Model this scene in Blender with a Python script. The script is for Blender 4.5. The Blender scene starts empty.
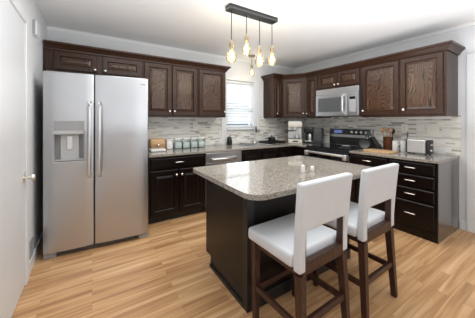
import bpy, bmesh, math, random
from mathutils import Vector, Matrix
random.seed(7)
R = math.radians
SC = bpy.context.scene
COL = SC.collection

# ------------------------------------------------------------------ camera
cam_d = bpy.data.cameras.new('camera'); cam = bpy.data.objects.new('camera', cam_d); COL.objects.link(cam)
cam.location = (0, 0, 1.30); cam.rotation_euler = (R(90), 0, R(-32.3))
cam_d.sensor_width = 36; cam_d.lens = 36 * 230 / 475; cam_d.shift_y = -(159 - 120.7) / 475
cam_d.clip_start = 0.02
SC.camera = cam
# ------------------------------------------------------------------ world, light, exposure
w = bpy.data.worlds.new('daylight'); SC.world = w; w.use_nodes = True
bg = w.node_tree.nodes['Background']; bg.inputs[0].default_value = (0.93, 0.97, 1.0, 1); bg.inputs[1].default_value = 1.45

def area(name, loc, rot, sx, sy, power, col=(1, 1, 1)):
    d = bpy.data.lights.new(name, 'AREA'); d.shape = 'RECTANGLE'; d.size = sx; d.size_y = sy; d.energy = power; d.color = col
    o = bpy.data.objects.new(name, d); COL.objects.link(o); o.location = loc; o.rotation_euler = rot
    return o
area('added_fill_up', (1.4, 0.55, 1.15), (R(180), 0, 0), 3.4, 2.2, 50, (0.90, 0.95, 1.0))  # added lamp aimed up to brighten the ceiling; the room has none here
area('added_fill_down', (1.5, 1.8, 2.42), (0, 0, 0), 2.8, 2.2, 34, (0.95, 0.98, 1.0))  # added downward fill under the ceiling
area('window_daylight', (2.34, 3.82, 1.65), (R(-90), 0, 0), 1.0, 1.2, 14, (0.92, 0.97, 1))

SC.view_settings.view_transform = 'Standard'; SC.view_settings.look = 'None'
SC.view_settings.gamma = 1; SC.view_settings.use_curve_mapping = False
SC.view_settings.exposure = 0.33

# ------------------------------------------------------------------ materials
def new_mat(name):
    m = bpy.data.materials.new(name); m.use_nodes = True
    nt = m.node_tree; b = nt.nodes['Principled BSDF']
    return m, nt, b
def N(nt, t, **kw):
    n = nt.nodes.new(t)
    for k, v in kw.items(): setattr(n, k, v)
    return n
def L(nt, a, b): nt.links.new(a, b)
def plain(name, col, rough=0.5, metal=0.0, noise=0.0, scale=20, bump=0.0, coat=0.0, stretch=(1, 1, 1), spec=0.5):
    m, nt, b = new_mat(name)
    b.inputs['Base Color'].default_value = (*col, 1); b.inputs['Roughness'].default_value = rough
    b.inputs['Metallic'].default_value = metal; b.inputs['Coat Weight'].default_value = coat
    b.inputs['Specular IOR Level'].default_value = spec
    if noise or bump:
        tc = N(nt, 'ShaderNodeTexCoord'); mp = N(nt, 'ShaderNodeMapping'); mp.inputs['Scale'].default_value = stretch
        no = N(nt, 'ShaderNodeTexNoise'); no.inputs['Scale'].default_value = scale; no.inputs['Detail'].default_value = 4
        L(nt, tc.outputs['Object'], mp.inputs[0]); L(nt, mp.outputs[0], no.inputs['Vector'])
        if noise:
            r = N(nt, 'ShaderNodeValToRGB')
            r.color_ramp.elements[0].position = 0.3; r.color_ramp.elements[1].position = 0.7
            r.color_ramp.elements[0].color = (*[c * (1 - noise) for c in col], 1)
            r.color_ramp.elements[1].color = (*[min(1, c * (1 + noise)) for c in col], 1)
            L(nt, no.outputs['Fac'], r.inputs[0]); L(nt, r.outputs[0], b.inputs['Base Color'])
        if bump:
            bp = N(nt, 'ShaderNodeBump'); bp.inputs['Strength'].default_value = bump; bp.inputs['Distance'].default_value = 0.002
            L(nt, no.outputs['Fac'], bp.inputs['Height']); L(nt, bp.outputs[0], b.inputs['Normal'])
    return m
def oak(name, dark, light, rough=0.35, coat=0.0, lines=0.5, spec=0.4):
    m, nt, b = new_mat(name); b.inputs['Specular IOR Level'].default_value = spec
    tc = N(nt, 'ShaderNodeTexCoord'); mp = N(nt, 'ShaderNodeMapping'); mp.inputs['Scale'].default_value = (6, 6, 0.9)
    n1 = N(nt, 'ShaderNodeTexNoise'); n1.inputs['Scale'].default_value = 1.3; n1.inputs['Detail'].default_value = 1.5
    L(nt, tc.outputs['Object'], mp.inputs[0]); L(nt, mp.outputs[0], n1.inputs['Vector'])
    mu = N(nt, 'ShaderNodeMath', operation='MULTIPLY'); mu.inputs[1].default_value = 26
    fr = N(nt, 'ShaderNodeMath', operation='FRACT'); L(nt, n1.outputs['Fac'], mu.inputs[0]); L(nt, mu.outputs[0], fr.inputs[0])
    mp2 = N(nt, 'ShaderNodeMapping'); mp2.inputs['Scale'].default_value = (120, 120, 5)
    n2 = N(nt, 'ShaderNodeTexNoise'); n2.inputs['Scale'].default_value = 1; n2.inputs['Detail'].default_value = 3
    L(nt, tc.outputs['Object'], mp2.inputs[0]); L(nt, mp2.outputs[0], n2.inputs['Vector'])
    mx = N(nt, 'ShaderNodeMath', operation='MULTIPLY_ADD'); mx.inputs[1].default_value = lines
    m2 = N(nt, 'ShaderNodeMath', operation='MULTIPLY'); m2.inputs[1].default_value = 1 - lines
    L(nt, n2.outputs['Fac'], m2.inputs[0]); L(nt, fr.outputs[0], mx.inputs[0]); L(nt, m2.outputs[0], mx.inputs[2])
    r = N(nt, 'ShaderNodeValToRGB'); r.color_ramp.elements[0].position = 0.2; r.color_ramp.elements[1].position = 0.65
    r.color_ramp.elements[0].color = (*dark, 1); r.color_ramp.elements[1].color = (*light, 1)
    L(nt, mx.outputs[0], r.inputs[0]); L(nt, r.outputs[0], b.inputs['Base Color'])
    bp = N(nt, 'ShaderNodeBump'); bp.inputs['Strength'].default_value = 0.12; bp.inputs['Distance'].default_value = 0.001
    L(nt, mx.outputs[0], bp.inputs['Height']); L(nt, bp.outputs[0], b.inputs['Normal'])
    b.inputs['Roughness'].default_value = rough; b.inputs['Coat Weight'].default_value = coat; b.inputs['Coat Roughness'].default_value = 0.2
    return m
def floor_mat():
    m, nt, b = new_mat('oak_laminate')
    tc = N(nt, 'ShaderNodeTexCoord')
    br = N(nt, 'ShaderNodeTexBrick'); br.offset = 0.37; br.offset_frequency = 2
    br.inputs['Color1'].default_value = (0, 0, 0, 1); br.inputs['Color2'].default_value = (1, 1, 1, 1); br.inputs['Mortar'].default_value = (0.0, 0.0, 0.0, 1)
    br.inputs['Scale'].default_value = 1; br.inputs['Brick Width'].default_value = 0.85; br.inputs['Row Height'].default_value = 0.075
    br.inputs['Mortar Size'].default_value = 0.0; br.inputs['Bias'].default_value = 0.0
    L(nt, tc.outputs['Object'], br.inputs['Vector'])
    # grain running along X, shifted per strip
    ad = N(nt, 'ShaderNodeVectorMath', operation='MULTIPLY_ADD'); ad.inputs[1].default_value = (7, 5, 3)
    L(nt, br.outputs['Color'], ad.inputs[0]); L(nt, tc.outputs['Object'], ad.inputs[2])
    mp = N(nt, 'ShaderNodeMapping'); mp.inputs['Scale'].default_value = (0.7, 17, 1)
    n1 = N(nt, 'ShaderNodeTexNoise'); n1.inputs['Scale'].default_value = 1.4; n1.inputs['Detail'].default_value = 5; n1.inputs['Distortion'].default_value = 0.6
    L(nt, ad.outputs[0], mp.inputs[0]); L(nt, mp.outputs[0], n1.inputs['Vector'])
    r1 = N(nt, 'ShaderNodeValToRGB'); e = r1.color_ramp.elements
    e[0].position = 0.0; e[0].color = (0.30, 0.14, 0.055, 1); e[1].position = 1.0; e[1].color = (0.78, 0.52, 0.295, 1)
    x = r1.color_ramp.elements.new(0.5); x.color = (0.58, 0.335, 0.158, 1)
    mixf = N(nt, 'ShaderNodeMath', operation='MULTIPLY_ADD'); mixf.inputs[1].default_value = 0.24
    sub = N(nt, 'ShaderNodeMath', operation='MULTIPLY_ADD'); sub.inputs[1].default_value = 2.0; sub.inputs[2].default_value = -0.62
    L(nt, n1.outputs['Fac'], sub.inputs[0]); L(nt, br.outputs['Color'], mixf.inputs[0]); L(nt, sub.outputs[0], mixf.inputs[2])
    L(nt, mixf.outputs[0], r1.inputs[0])
    # thin joints between strips
    b2 = N(nt, 'ShaderNodeTexBrick'); b2.offset = 0.37; b2.offset_frequency = 2
    b2.inputs['Color1'].default_value = (1, 1, 1, 1); b2.inputs['Color2'].default_value = (1, 1, 1, 1); b2.inputs['Mortar'].default_value = (0.80, 0.75, 0.70, 1)
    b2.inputs['Scale'].default_value = 1; b2.inputs['Brick Width'].default_value = 0.85; b2.inputs['Row Height'].default_value = 0.075; b2.inputs['Mortar Size'].default_value = 0.0018
    L(nt, tc.outputs['Object'], b2.inputs['Vector'])
    mm = N(nt, 'ShaderNodeMixRGB', blend_type='MULTIPLY'); mm.inputs[0].default_value = 1
    L(nt, r1.outputs[0], mm.inputs[1]); L(nt, b2.outputs['Color'], mm.inputs[2]); L(nt, mm.outputs[0], b.inputs['Base Color'])
    b.inputs['Roughness'].default_value = 0.38
    return m
def mosaic_mat(name, axis):
    m, nt, b = new_mat(name)
    tc = N(nt, 'ShaderNodeTexCoord'); sp = N(nt, 'ShaderNodeSeparateXYZ'); cb = N(nt, 'ShaderNodeCombineXYZ')
    L(nt, tc.outputs['Object'], sp.inputs[0]); L(nt, sp.outputs[axis], cb.inputs[0]); L(nt, sp.outputs['Z'], cb.inputs[1])
    br = N(nt, 'ShaderNodeTexBrick'); br.offset = 0.43; br.offset_frequency = 3; br.squash = 0.6; br.squash_frequency = 2
    br.inputs['Color1'].default_value = (0, 0, 0, 1); br.inputs['Color2'].default_value = (1, 1, 1, 1); br.inputs['Mortar'].default_value = (0.5, 0.5, 0.5, 1)
    br.inputs['Scale'].default_value = 1; br.inputs['Brick Width'].default_value = 0.15; br.inputs['Row Height'].default_value = 0.021
    br.inputs['Mortar Size'].default_value = 0.0012
    L(nt, cb.outputs[0], br.inputs['Vector'])
    r = N(nt, 'ShaderNodeValToRGB'); r.color_ramp.interpolation = 'CONSTANT'
    cols = [(0.0, (0.40, 0.375, 0.34)), (0.13, (0.72, 0.70, 0.64)), (0.32, (0.83, 0.82, 0.78)), (0.5, (0.58, 0.555, 0.51)), (0.60, (0.79, 0.755, 0.67)), (0.78, (0.84, 0.83, 0.80))]
    e = r.color_ramp.elements
    e[0].position = 0; e[0].color = (*cols[0][1], 1); e[1].position = cols[1][0]; e[1].color = (*cols[1][1], 1)
    for p, c in cols[2:]:
        x = e.new(p); x.color = (*c, 1)
    L(nt, br.outputs['Color'], r.inputs[0])
    mx = N(nt, 'ShaderNodeMixRGB'); mx.inputs[2].default_value = (0.70, 0.68, 0.63, 1)
    L(nt, br.outputs['Fac'], mx.inputs[0]); L(nt, r.outputs[0], mx.inputs[1]); L(nt, mx.outputs[0], b.inputs['Base Color'])
    b.inputs['Roughness'].default_value = 0.22
    return m
def granite_mat():
    m, nt, b = new_mat('speckled_granite')
    tc = N(nt, 'ShaderNodeTexCoord')
    n1 = N(nt, 'ShaderNodeTexNoise'); n1.inputs['Scale'].default_value = 105; n1.inputs['Detail'].default_value = 4; n1.inputs['Roughness'].default_value = 0.75
    n2 = N(nt, 'ShaderNodeTexVoronoi'); n2.inputs['Scale'].default_value = 210
    L(nt, tc.outputs['Object'], n1.inputs['Vector']); L(nt, tc.outputs['Object'], n2.inputs['Vector'])
    r = N(nt, 'ShaderNodeValToRGB'); e = r.color_ramp.elements
    e[0].position = 0.34; e[0].color = (0.07, 0.06, 0.05, 1); e[1].position = 0.68; e[1].color = (0.55, 0.51, 0.45, 1)
    for p, c in ((0.44, (0.22, 0.195, 0.165)), (0.52, (0.32, 0.29, 0.25)), (0.60, (0.41, 0.375, 0.33))):
        x = e.new(p); x.color = (*c, 1)
    L(nt, n1.outputs['Fac'], r.inputs[0])
    r2 = N(nt, 'ShaderNodeValToRGB'); r2.color_ramp.elements[0].position = 0.0; r2.color_ramp.elements[1].position = 0.25
    r2.color_ramp.elements[0].color = (0.55, 0.5, 0.45, 1); r2.color_ramp.elements[1].color = (1, 1, 1, 1)
    L(nt, n2.outputs['Distance'], r2.inputs[0])
    mm = N(nt, 'ShaderNodeMixRGB', blend_type='MULTIPLY'); mm.inputs[0].default_value = 0.8
    L(nt, r.outputs[0], mm.inputs[1]); L(nt, r2.outputs[0], mm.inputs[2]); L(nt, mm.outputs[0], b.inputs['Base Color'])
    b.inputs['Roughness'].default_value = 0.07; b.inputs['Specular IOR Level'].default_value = 0.6
    return m
def steel_mat(name, col, rough, axis=2):
    m, nt, b = new_mat(name)
    tc = N(nt, 'ShaderNodeTexCoord'); mp = N(nt, 'ShaderNodeMapping')
    s = [3, 3, 3]; s[axis] = 260; mp.inputs['Scale'].default_value = s
    no = N(nt, 'ShaderNodeTexNoise'); no.inputs['Scale'].default_value = 1; no.inputs['Detail'].default_value = 2
    L(nt, tc.outputs['Object'], mp.inputs[0]); L(nt, mp.outputs[0], no.inputs['Vector'])
    mr = N(nt, 'ShaderNodeMapRange'); mr.inputs['To Min'].default_value = rough - 0.05; mr.inputs['To Max'].default_value = rough + 0.06
    L(nt, no.outputs['Fac'], mr.inputs['Value']); L(nt, mr.outputs[0], b.inputs['Roughness'])
    b.inputs['Base Color'].default_value = (*col, 1); b.inputs['Metallic'].default_value = 1
    return m
def clear_mat(name, tint, ior=1.35, haze=0.0, haze_col=(1, 1, 1)):
    m = bpy.data.materials.new(name); m.use_nodes = True; nt = m.node_tree; nt.nodes.clear()
    out = N(nt, 'ShaderNodeOutputMaterial'); mx = N(nt, 'ShaderNodeMixShader'); fr = N(nt, 'ShaderNodeFresnel'); fr.inputs[0].default_value = ior
    t = N(nt, 'ShaderNodeBsdfTransparent'); t.inputs[0].default_value = (*tint, 1)
    g = N(nt, 'ShaderNodeBsdfGlossy'); g.inputs['Roughness'].default_value = 0.03
    L(nt, fr.outputs[0], mx.inputs[0]); L(nt, g.outputs[0], mx.inputs[2])
    if haze:
        d = N(nt, 'ShaderNodeBsdfTranslucent'); d.inputs[0].default_value = (*haze_col, 1)
        m2 = N(nt, 'ShaderNodeMixShader'); m2.inputs[0].default_value = haze
        L(nt, t.outputs[0], m2.inputs[1]); L(nt, d.outputs[0], m2.inputs[2]); L(nt, m2.outputs[0], mx.inputs[1])
    else:
        L(nt, t.outputs[0], mx.inputs[1])
    L(nt, mx.outputs[0], out.inputs[0])
    return m
def glow_mat(name, col, s):
    m, nt, b = new_mat(name)
    b.inputs['Base Color'].default_value = (0, 0, 0, 1); b.inputs['Emission Color'].default_value = (*col, 1); b.inputs['Emission Strength'].default_value = s
    return m
def slat_mat():
    m = bpy.data.materials.new('white_blind_slat'); m.use_nodes = True; nt = m.node_tree; nt.nodes.clear()
    out = N(nt, 'ShaderNodeOutputMaterial'); mx = N(nt, 'ShaderNodeMixShader'); mx.inputs[0].default_value = 0.38
    d = N(nt, 'ShaderNodeBsdfDiffuse'); d.inputs[0].default_value = (0.9, 0.9, 0.9, 1)
    t = N(nt, 'ShaderNodeBsdfTranslucent'); t.inputs[0].default_value = (0.85, 0.87, 0.9, 1)
    L(nt, d.outputs[0], mx.inputs[1]); L(nt, t.outputs[0], mx.inputs[2]); L(nt, mx.outputs[0], out.inputs[0])
    return m

M = {}
M['wall'] = plain('painted_wall', (0.74, 0.755, 0.775), 0.6, noise=0.012, scale=3)
M['ceil'] = plain('painted_ceiling', (0.86, 0.865, 0.87), 0.8, noise=0.01, scale=2)
M['trim'] = plain('white_trim_paint', (0.77, 0.78, 0.79), 0.35)
M['doorp'] = plain('white_door_paint', (0.72, 0.725, 0.735), 0.4, noise=0.01, scale=4)
M['floor'] = floor_mat()
M['mosx'] = mosaic_mat('mosaic_strips_a', 'X'); M['mosy'] = mosaic_mat('mosaic_strips_b', 'Y')
M['upper'] = oak('walnut_stained_oak', (0.014, 0.0055, 0.0028), (0.052, 0.0215, 0.011), 0.32, 0.0, spec=0.32)
M['upper2'] = oak('walnut_stained_oak_panel', (0.011, 0.0045, 0.0022), (0.090, 0.043, 0.0225), 0.26, 0.0, lines=0.6, spec=0.5)
M['base'] = oak('near_black_brown_oak', (0.003, 0.0015, 0.0012), (0.009, 0.0042, 0.0032), 0.30, spec=0.3)  # oak grain in much darker browns than the wall cabinets
M['endp'] = plain('espresso_laminate_panel', (0.009, 0.0055, 0.0042), 0.3, spec=0.3, noise=0.2, scale=4, stretch=(6, 6, 0.6))
M['endg'] = plain('satin_espresso_end_panel', (0.016, 0.016, 0.017), 0.3, noise=0.1, scale=4, coat=1.0)
M['black'] = plain('black_paint', (0.008, 0.008, 0.009), 0.4)
M['granite'] = granite_mat()
M['steel'] = steel_mat('brushed_stainless', (0.52, 0.527, 0.54), 0.35, 2)
M['satin'] = plain('satin_handle_metal', (0.78, 0.78, 0.78), 0.5, 1)
M['steelh'] = steel_mat('polished_stainless', (0.76, 0.76, 0.76), 0.33, 0)
M['nickel'] = plain('satin_nickel', (0.80, 0.77, 0.72), 0.25, 1)
M['dgrey'] = plain('dark_grey_plastic', (0.07, 0.07, 0.075), 0.45)
M['mgrey'] = plain('mid_grey_plastic', (0.33, 0.33, 0.335), 0.4)
M['lgrey'] = plain('light_grey_plastic', (0.5, 0.5, 0.5), 0.35)
M['bplas'] = plain('black_plastic', (0.012, 0.012, 0.013), 0.3)
M['bglass'] = plain('black_glass', (0.006, 0.006, 0.007), 0.06)
M['mwglass'] = plain('grey_oven_window', (0.10, 0.105, 0.11), 0.1)
M['white'] = plain('white_ceramic', (0.82, 0.81, 0.79), 0.25)
M['cream'] = plain('cream_plastic', (0.74, 0.69, 0.60), 0.3)
M['leather'] = plain('white_leatherette', (0.62, 0.635, 0.65), 0.48, noise=0.02, scale=9, bump=0.05)
M['walnut'] = oak('walnut_leg_wood', (0.018, 0.007, 0.0045), (0.058, 0.022, 0.014), 0.35)
M['maple'] = plain('maple_wood', (0.60, 0.38, 0.20), 0.4, noise=0.2, scale=8, stretch=(1, 8, 1))
M['spoon'] = plain('spoon_wood', (0.42, 0.24, 0.12), 0.5, noise=0.2, scale=10)
M['copper'] = plain('copper_brown_glaze', (0.15, 0.055, 0.025), 0.25, 0.6)
M['brass'] = plain('aged_brass', (0.30, 0.235, 0.15), 0.45, 0.8)
M['iron'] = plain('dark_iron', (0.035, 0.035, 0.038), 0.45, 0.4)
M['cord'] = plain('black_cord', (0.02, 0.02, 0.02), 0.6)
M['amber'] = clear_mat('amber_bulb_glass', (1.0, 0.93, 0.74), 1.25, 0.06, (1, 0.82, 0.5))
M['pane'] = clear_mat('window_glass', (0.97, 0.98, 0.98), 1.3)
M['jarg'] = clear_mat('blue_tinted_jar_glass', (0.93, 0.975, 0.975), 1.4)
M['flour'] = plain('pale_dry_goods', (0.84, 0.88, 0.87), 0.8, noise=0.10, scale=30)
M['fil'] = glow_mat('glowing_filament', (1.0, 0.84, 0.58), 7)
M['slat'] = slat_mat()
M['plate'] = plain('white_plate_plastic', (0.86, 0.83, 0.74), 0.35)
M['display'] = glow_mat('blue_display', (0.25, 0.35, 0.9), 0.35)

# ------------------------------------------------------------------ mesh helpers
class MB:
    def __init__(s): s.bm = bmesh.new()
    def box(s, x0, x1, y0, y1, z0, z1, bev=0.0, seg=2):
        r = bmesh.ops.create_cube(s.bm, size=1, matrix=Matrix.Translation(((x0 + x1) / 2, (y0 + y1) / 2, (z0 + z1) / 2)) @ Matrix.Diagonal((abs(x1 - x0), abs(y1 - y0), abs(z1 - z0), 1)))
        if bev:
            es = list({e for v in r['verts'] for e in v.link_edges})
            bmesh.ops.bevel(s.bm, geom=es, offset=bev, segments=seg, affect='EDGES', profile=0.5)
        return s
    def tbox(s, p0, p1, w0, w1, bev=0.0):
        """tapered square post from p0 (section w0=(wx,wy)) to p1 (section w1)"""
        vs = []
        for p, w_ in ((p0, w0), (p1, w1)):
            for dx, dy in ((-1, -1), (1, -1), (1, 1), (-1, 1)):
                vs.append(s.bm.verts.new((p[0] + dx * w_[0] / 2, p[1] + dy * w_[1] / 2, p[2])))
        fs = [s.bm.faces.new((vs[3], vs[2], vs[1], vs[0])), s.bm.faces.new(vs[4:8])]
        for i in range(4):
            j = (i + 1) % 4
            fs.append(s.bm.faces.new((vs[i], vs[j], vs[4 + j], vs[4 + i])))
        if bev:
            es = list({e for f in fs for e in f.edges})
            bmesh.ops.bevel(s.bm, geom=es, offset=bev, segments=2, affect='EDGES', profile=0.5)
        return s
    def lathe(s, prof, c=(0, 0, 0), n=24, mat=None):
        """prof: (r,z) list, bottom to top"""
        mat = mat or Matrix.Identity(4)
        rings = []
        for r, z in prof:
            if r < 1e-6: rings.append([s.bm.verts.new(mat @ Vector((0, 0, z)) + Vector(c))])
            else: rings.append([s.bm.verts.new(mat @ Vector((r * math.cos(2 * math.pi * i / n), r * math.sin(2 * math.pi * i / n), z)) + Vector(c)) for i in range(n)])
        for a, b in zip(rings, rings[1:]):
            for i in range(n):
                j = (i + 1) % n
                if len(a) == 1 and len(b) == 1: continue
                if len(a) == 1: s.bm.faces.new((a[0], b[j], b[i]))
                elif len(b) == 1: s.bm.faces.new((a[i], a[j], b[0]))
                else: s.bm.faces.new((a[i], a[j], b[j], b[i]))
        if len(rings[0]) > 1: s.bm.faces.new(rings[0][::-1])
        if len(rings[-1]) > 1: s.bm.faces.new(rings[-1])
        return s
    def tube(s, pts, r, n=10):
        pts = [Vector(p) for p in pts]; rings = []
        up = Vector((0.123, 0.31, 0.94)).normalized()
        for i, p in enumerate(pts):
            t = (pts[min(i + 1, len(pts) - 1)] - pts[max(i - 1, 0)]).normalized()
            a = t.cross(up)
            if a.length < 0.05: a = t.cross(Vector((1, 0, 0)))
            a.normalize(); b = t.cross(a)
            rr = r[i] if isinstance(r, (list, tuple)) else r
            rings.append([s.bm.verts.new(p + rr * (math.cos(2 * math.pi * k / n) * a + math.sin(2 * math.pi * k / n) * b)) for k in range(n)])
        for a, b in zip(rings, rings[1:]):
            for i in range(n):
                j = (i + 1) % n; s.bm.faces.new((a[i], a[j], b[j], b[i]))
        s.bm.faces.new(rings[0][::-1]); s.bm.faces.new(rings[-1])
        return s
    def prism(s, poly, z0, z1, bev=0.0):
        """poly in xy, extruded in z"""
        a = [s.bm.verts.new((x, y, z0)) for x, y in poly]; b = [s.bm.verts.new((x, y, z1)) for x, y in poly]
        n = len(poly); fs = [s.bm.faces.new(a[::-1]), s.bm.faces.new(b)]
        for i in range(n):
            j = (i + 1) % n; fs.append(s.bm.faces.new((a[i], a[j], b[j], b[i])))
        if bev:
            es = list(fs[0].edges) + list(fs[1].edges)
            bmesh.ops.bevel(s.bm, geom=es, offset=bev, segments=2, affect='EDGES', profile=0.5)
        return s
    def cells(s, xs, ys, zs, filled):
        """solid made of grid cells; only outer faces are made"""
        V = {}
        def v(i, j, k):
            if (i, j, k) not in V: V[(i, j, k)] = s.bm.verts.new((xs[i], ys[j], zs[k]))
            return V[(i, j, k)]
        nx, ny, nz = len(xs) - 1, len(ys) - 1, len(zs) - 1
        f = lambda i, j, k: 0 <= i < nx and 0 <= j < ny and 0 <= k < nz and filled(i, j, k)
        for i in range(nx):
            for j in range(ny):
                for k in range(nz):
                    if not f(i, j, k): continue
                    if not f(i - 1, j, k): s.bm.faces.new((v(i, j, k), v(i, j, k + 1), v(i, j + 1, k + 1), v(i, j + 1, k)))
                    if not f(i + 1, j, k): s.bm.faces.new((v(i + 1, j, k), v(i + 1, j + 1, k), v(i + 1, j + 1, k + 1), v(i + 1, j, k + 1)))
                    if not f(i, j - 1, k): s.bm.faces.new((v(i, j, k), v(i + 1, j, k), v(i + 1, j, k + 1), v(i, j, k + 1)))
                    if not f(i, j + 1, k): s.bm.faces.new((v(i, j + 1, k), v(i, j + 1, k + 1), v(i + 1, j + 1, k + 1), v(i + 1, j + 1, k)))
                    if not f(i, j, k - 1): s.bm.faces.new((v(i, j, k), v(i, j + 1, k), v(i + 1, j + 1, k), v(i + 1, j, k)))
                    if not f(i, j, k + 1): s.bm.faces.new((v(i, j, k + 1), v(i + 1, j, k + 1), v(i + 1, j + 1, k + 1), v(i, j + 1, k + 1)))
        return s
    def loops(s, x0, x1, z0, z1, steps, fill=True):
        """nested rectangles in the xz plane: steps = (inset, y) from back to front"""
        rings = []
        for ins, y in steps:
            rings.append([s.bm.verts.new(p) for p in ((x0 + ins, y, z0 + ins), (x1 - ins, y, z0 + ins), (x1 - ins, y, z1 - ins), (x0 + ins, y, z1 - ins))])
        for a, b in zip(rings, rings[1:]):
            for i in range(4):
                j = (i + 1) % 4; s.bm.faces.new((a[i], a[j], b[j], b[i]))
        if fill:
            s.bm.faces.new(rings[-1]); s.bm.faces.new(rings[0][::-1])
        return s
    def build(s, name, mat, parent=None, smooth=None, bevel=0.0):
        bmesh.ops.recalc_face_normals(s.bm, faces=s.bm.faces)
        me = bpy.data.meshes.new(name); s.bm.to_mesh(me); s.bm.free()
        me.materials.append(M[mat] if isinstance(mat, str) else mat)
        o = bpy.data.objects.new(name, me); COL.objects.link(o)
        if parent: o.parent = parent
        if smooth:
            for p in me.polygons: p.use_smooth = True
            try: me.set_sharp_from_angle(angle=R(smooth))
            except Exception: pass
        if bevel:
            md = o.modifiers.new('bevel', 'BEVEL'); md.width = bevel; md.segments = 3; md.limit_method = 'ANGLE'; md.angle_limit = R(40)
        return o
def tag(o, label, cat, group=None, kind=None):
    if label: o['label'] = label
    if cat: o['category'] = cat
    if group: o['group'] = group
    if kind: o['kind'] = kind
    return o
def thing(name, label, cat, loc=(0, 0, 0), rz=0.0, group=None):
    o = bpy.data.objects.new(name, None); COL.objects.link(o); o.empty_display_size = 0.1
    o.location = loc; o.rotation_euler = (0, 0, rz)
    return tag(o, label, cat, group)
def struct(name, mb, mat, parent=None, **kw):
    o = mb.build(name, mat, parent, **kw)
    if not parent: o['kind'] = 'structure'
    return o
def copy_tree(o, parent=None):
    c = o.copy(); COL.objects.link(c)
    if parent: c.parent = parent
    for ch in list(o.children): copy_tree(ch, c)
    return c

# ------------------------------------------------------------------ dimensions (metres)
XL, XW, YW, YR, ZC = -0.458, 3.75, 3.59, -2.6, 2.444
YU, XU = 3.267, 3.357            # fronts of the wall cabinets
YB, XB = 2.973, 3.08             # fronts of the base cabinets
UB, UT = 1.353, 2.13             # wall cabinet bottom and top
CT, CTH = 0.878, 0.032           # counter top, slab thickness
W0, W1, WZ0, WZ1 = 2.03, 2.655, 1.165, 2.035   # window opening

# ------------------------------------------------------------------ setting
struct('floor', MB().box(XL - 0.1, XW + 0.1, YR, YW + 0.15, -0.05, 0.0), 'floor')
struct('ceiling', MB().box(XL - 0.1, XW + 0.1, YR, YW + 0.15, ZC, ZC + 0.06), 'ceil')
struct('wall_left', MB().box(XL - 0.1, XL, YR, YW + 0.15, 0, ZC), 'wall')
D0, D1, DZ = -0.06, 0.765, 2.0   # doorway in the right wall
m = MB().box(XW, XW + 0.1, D1, YW + 0.15, 0, ZC).box(XW, XW + 0.1, YR, D0, 0, ZC).box(XW, XW + 0.1, D0, D1, DZ, ZC)
struct('wall_right', m, 'wall')
m = MB().box(XL, W0, YW, YW + 0.15, 0, ZC).box(W1, XW, YW, YW + 0.15, 0, ZC).box(W0, W1, YW, YW + 0.15, 0, WZ0).box(W0, W1, YW, YW + 0.15, WZ1, ZC)
struct('wall_back', m, 'wall')
# unseen wall behind the camera; opening placed to admit daylight and tone refrigerator reflections
m = MB().box(XL, 0.75, YR - 0.1, YR, 0, ZC).box(3.5, XW, YR - 0.1, YR, 0, ZC).box(0.75, 3.5, YR - 0.1, YR, 2.25, ZC).box(0.75, 3.5, YR - 0.1, YR, 0, 0.12)
struct('wall_rear', m, 'wall')
# small cove at the ceiling of the back and right wall
def sweep(path, prof, closed=False):
    """sweep an (out, z) profile along an xy path with mitred corners; out is to the right-hand side of travel"""
    mb = MB(); rings = []
    P = [Vector(p) for p in path]
    for i, p in enumerate(P):
        ds = []
        if i > 0: ds.append((P[i] - P[i - 1]).normalized())
        if i < len(P) - 1: ds.append((P[i + 1] - P[i]).normalized())
        ns = [Vector((d.y, -d.x)) for d in ds]
        n = ns[0] if len(ns) == 1 else (ns[0] + ns[1]) / (1 + ns[0].dot(ns[1]))
        rings.append([mb.bm.verts.new((p.x + n.x * o, p.y + n.y * o, z)) for o, z in prof])
    k = len(prof)
    for a, b in zip(rings, rings[1:]):
        for i in range(k):
            j = (i + 1) % k; mb.bm.faces.new((a[i], a[j], b[j], b[i]))
    mb.bm.faces.new(rings[0]); mb.bm.faces.new(rings[-1][::-1])
    return mb
cove = [(0, ZC - 0.035), (0.006, ZC - 0.035), (0.02, ZC - 0.012), (0.03, ZC - 0.001), (0, ZC - 0.001)]
struct('trim_1', sweep([(XL, YW), (XW, YW), (XW, -2.5)], cove), 'ceil')

# left wall: flat white door with casing, baseboard
struct('door_1', MB().box(XL, XL + 0.012, 1.62, 2.425, 0.008, 2.065, 0.003), 'doorp')
door1 = bpy.data.objects['door_1']
h = MB().lathe([(0.026, 0), (0.026, 0.006), (0.011, 0.012), (0.011, 0.035), (0.02, 0.042), (0.027, 0.056), (0.022, 0.068), (0, 0.072)], (XL + 0.012, 2.365, 0.86), 18, Matrix.Rotation(R(90), 4, 'Y'))
h.box(XL + 0.012, XL + 0.016, 2.40, 2.425, 0.82, 0.90)
h.build('door_handle', 'nickel', door1, smooth=40)
m = MB().box(XL, XL + 0.022, 2.43, 2.515, 0, 2.15, 0.004).box(XL, XL + 0.022, 1.53, 1.615, 0, 2.15, 0.004).box(XL, XL + 0.022, 1.615, 2.43, 2.07, 2.15, 0.004)
struct('trim_2', m, 'trim')
struct('baseboard_left', MB().box(XL, XL + 0.014, 2.515, 3.58, 0, 0.10, 0.004).box(XL, XL + 0.014, YR, 1.53, 0, 0.10, 0.004), 'trim')
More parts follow.
